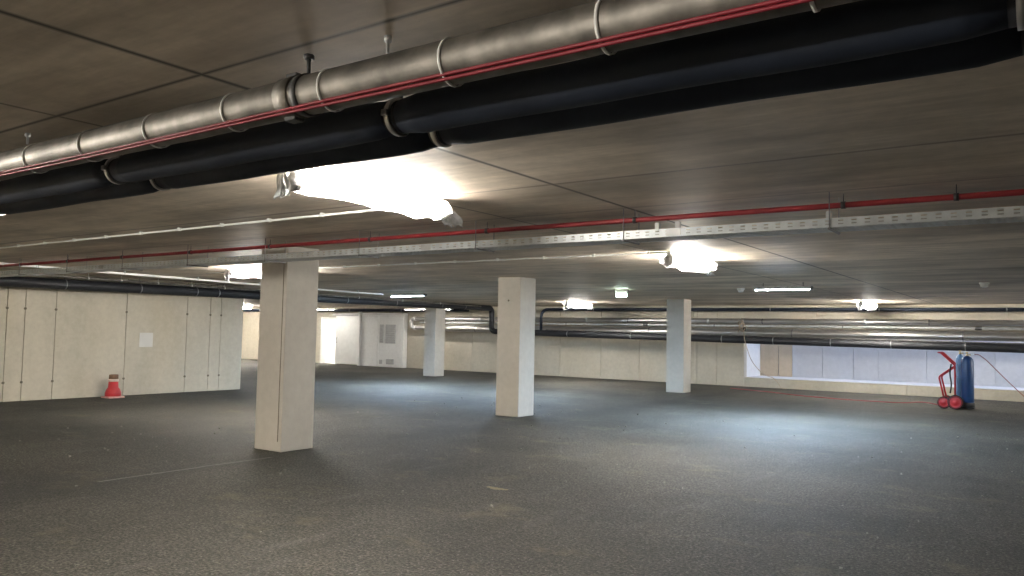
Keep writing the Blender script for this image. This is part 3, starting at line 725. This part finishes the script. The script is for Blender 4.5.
# hoses
bm = bmn(); pts = fillet([(-1.68, 20.34, 1.22), (-1.58, 20.36, 1.235), (-1.45, 20.40, 1.13), (-1.0, 20.45, .62), (-.62, 20.5, .22), (-.2, 20.6, .02), (.8, 21.2, .012), (2.6, 22.0, .012)], .12, 5); tube(bm, pts, .010, 8)
tag(obj('gas_hose', bm, 'hose', None, (-1.6, 20.4, 0)), 'thin reddish hose slanting down to the right from the top of the gas cylinder', 'hose')
bm = bmn(); pts = fillet([(-8.1, 22.9, .010), (-6.7, 22.2, .010), (-5.7, 21.45, .010), (-4.4, 21.0, .010), (-3.2, 21.05, .010), (-2.9, 21.9, .010), (-2.55, 21.3, .012), (-2.35, 20.95, .012)], .35, 7); tube(bm, pts, .011, 8)
tag(obj('gas_hose', bm, 'redcable', None, (-4.4, 21, 0)), 'red hose lying on the floor along the far wall, ending at the trolley', 'hose')
t = thing('loose_cable', 'brown loose cable hanging in a knot from the far pipes down over the opening', 'cable', (-7.9, 23.3, H-.9))
bm = bmn(); pts = fillet([(-7.92, YE-.13, H+.62), (-7.86, YE-.13, H+.40), (-7.83, YE-.13, H-.05), (-7.62, YE-.13, H-.66), (-7.36, YE+.1, H-1.05), (-7.24, YF-.03, H-1.17), (-7.08, YF-.04, .16), (-7.0, YF-.08, .012), (-6.8, YF-.2, .011)], .2, 5); tube(bm, pts, .011, 8); obj('cable_run', bm, 'rope', t)
bm = bmn()
for k, (r, tz, yy) in enumerate([(.10, .42, 0), (.075, .36, .03), (.12, .33, -.02)]):
    tube(bm, [(-7.93+r*math.cos(a*.45)*.8+.02*k, YE-.14+yy*.4+.03*math.sin(a*.9), H+tz+r*math.sin(a*.45)) for a in range(15)], .013, 8)
tube(bm, fillet([(-8.03, YE-.13, H+.18), (-7.93, YE-.15, H+.36), (-7.88, YE-.13, H+.60)], .1), .013, 8)
obj('knot', bm, 'rope', t)
bm = bmn(); box(bm, -7.86, -7.78, YE-.17, YE-.11, H+.22, H+.33, .015, 2); obj('cable_connector', bm, 'black_rub', t)

# loose chips of stone on the asphalt
bm = bmn(); rnd = random.Random(4)
for i in range(230):
    x = rnd.uniform(-12, 3); y = rnd.uniform(1.9, 15)
    if -8.4 < x < -7.6 and 6.1 < y < 6.95 or -8.6 < x < -7.9 and 11.5 < y < 12.3: continue
    s = rnd.uniform(.004, .011)*(1+y*.05)
    r = bmesh.ops.create_icosphere(bm, subdivisions=1, radius=s)
    for v_ in r['verts']: v_.co = Vector((v_.co.x*rnd.uniform(.7, 1.3), v_.co.y*rnd.uniform(.7, 1.3), v_.co.z*rnd.uniform(.5, .9)))
    bmesh.ops.translate(bm, vec=(x, y, s*.45), verts=r['verts'])
tag(obj('loose_gravel', bm, 'stone'), 'scattered small pale stone chips lying all over the dark asphalt floor', 'gravel', kind='stuff')

# ------------------------------------------------------------------ daylight into the well, camera, colour
w = bpy.data.worlds.new('World'); SC.world = w; w.use_nodes = True
bg = w.node_tree.nodes['Background']; bg.inputs['Color'].default_value = (.55, .68, 1, 1); bg.inputs['Strength'].default_value = 3.8
la = bpy.data.lights.new('sky_portal', 'AREA'); la.shape = 'RECTANGLE'; la.size = OX1-OX0; la.size_y = WY-YF-.3
la.cycles.is_portal = True
lo = bpy.data.objects.new('sky_portal', la); C.objects.link(lo); lo.location = ((OX1+OX0)/2, (WY+YF+.3)/2, 3.88)

cam = bpy.data.cameras.new('camera'); co = bpy.data.objects.new('camera', cam); C.objects.link(co)
cam.sensor_width = 36; cam.lens = 790.62*36/1024; cam.clip_start = .05; cam.clip_end = 200
yaw, pit, rol = math.radians(34.9707), math.radians(3.31145), math.radians(1.15224)
fw = Vector((-math.sin(yaw)*math.cos(pit), math.cos(yaw)*math.cos(pit), math.sin(pit)))
r0 = Vector((math.cos(yaw), math.sin(yaw), 0)); u0 = r0.cross(fw)
r = r0*math.cos(rol)+u0*math.sin(rol); u = -r0*math.sin(rol)+u0*math.cos(rol)
mw = Matrix((( r.x, u.x, -fw.x, 0), (r.y, u.y, -fw.y, 0), (r.z, u.z, -fw.z, H), (0, 0, 0, 1)))
co.matrix_world = mw
SC.camera = co
vs_ = SC.view_settings; vs_.view_transform = 'Standard'; vs_.look = 'None'; vs_.gamma = 1; vs_.use_curve_mapping = False; vs_.exposure = 0.80
SC.cycles.max_bounces = 10; SC.cycles.diffuse_bounces = 6; SC.cycles.transparent_max_bounces = 12; SC.cycles.use_denoising = True
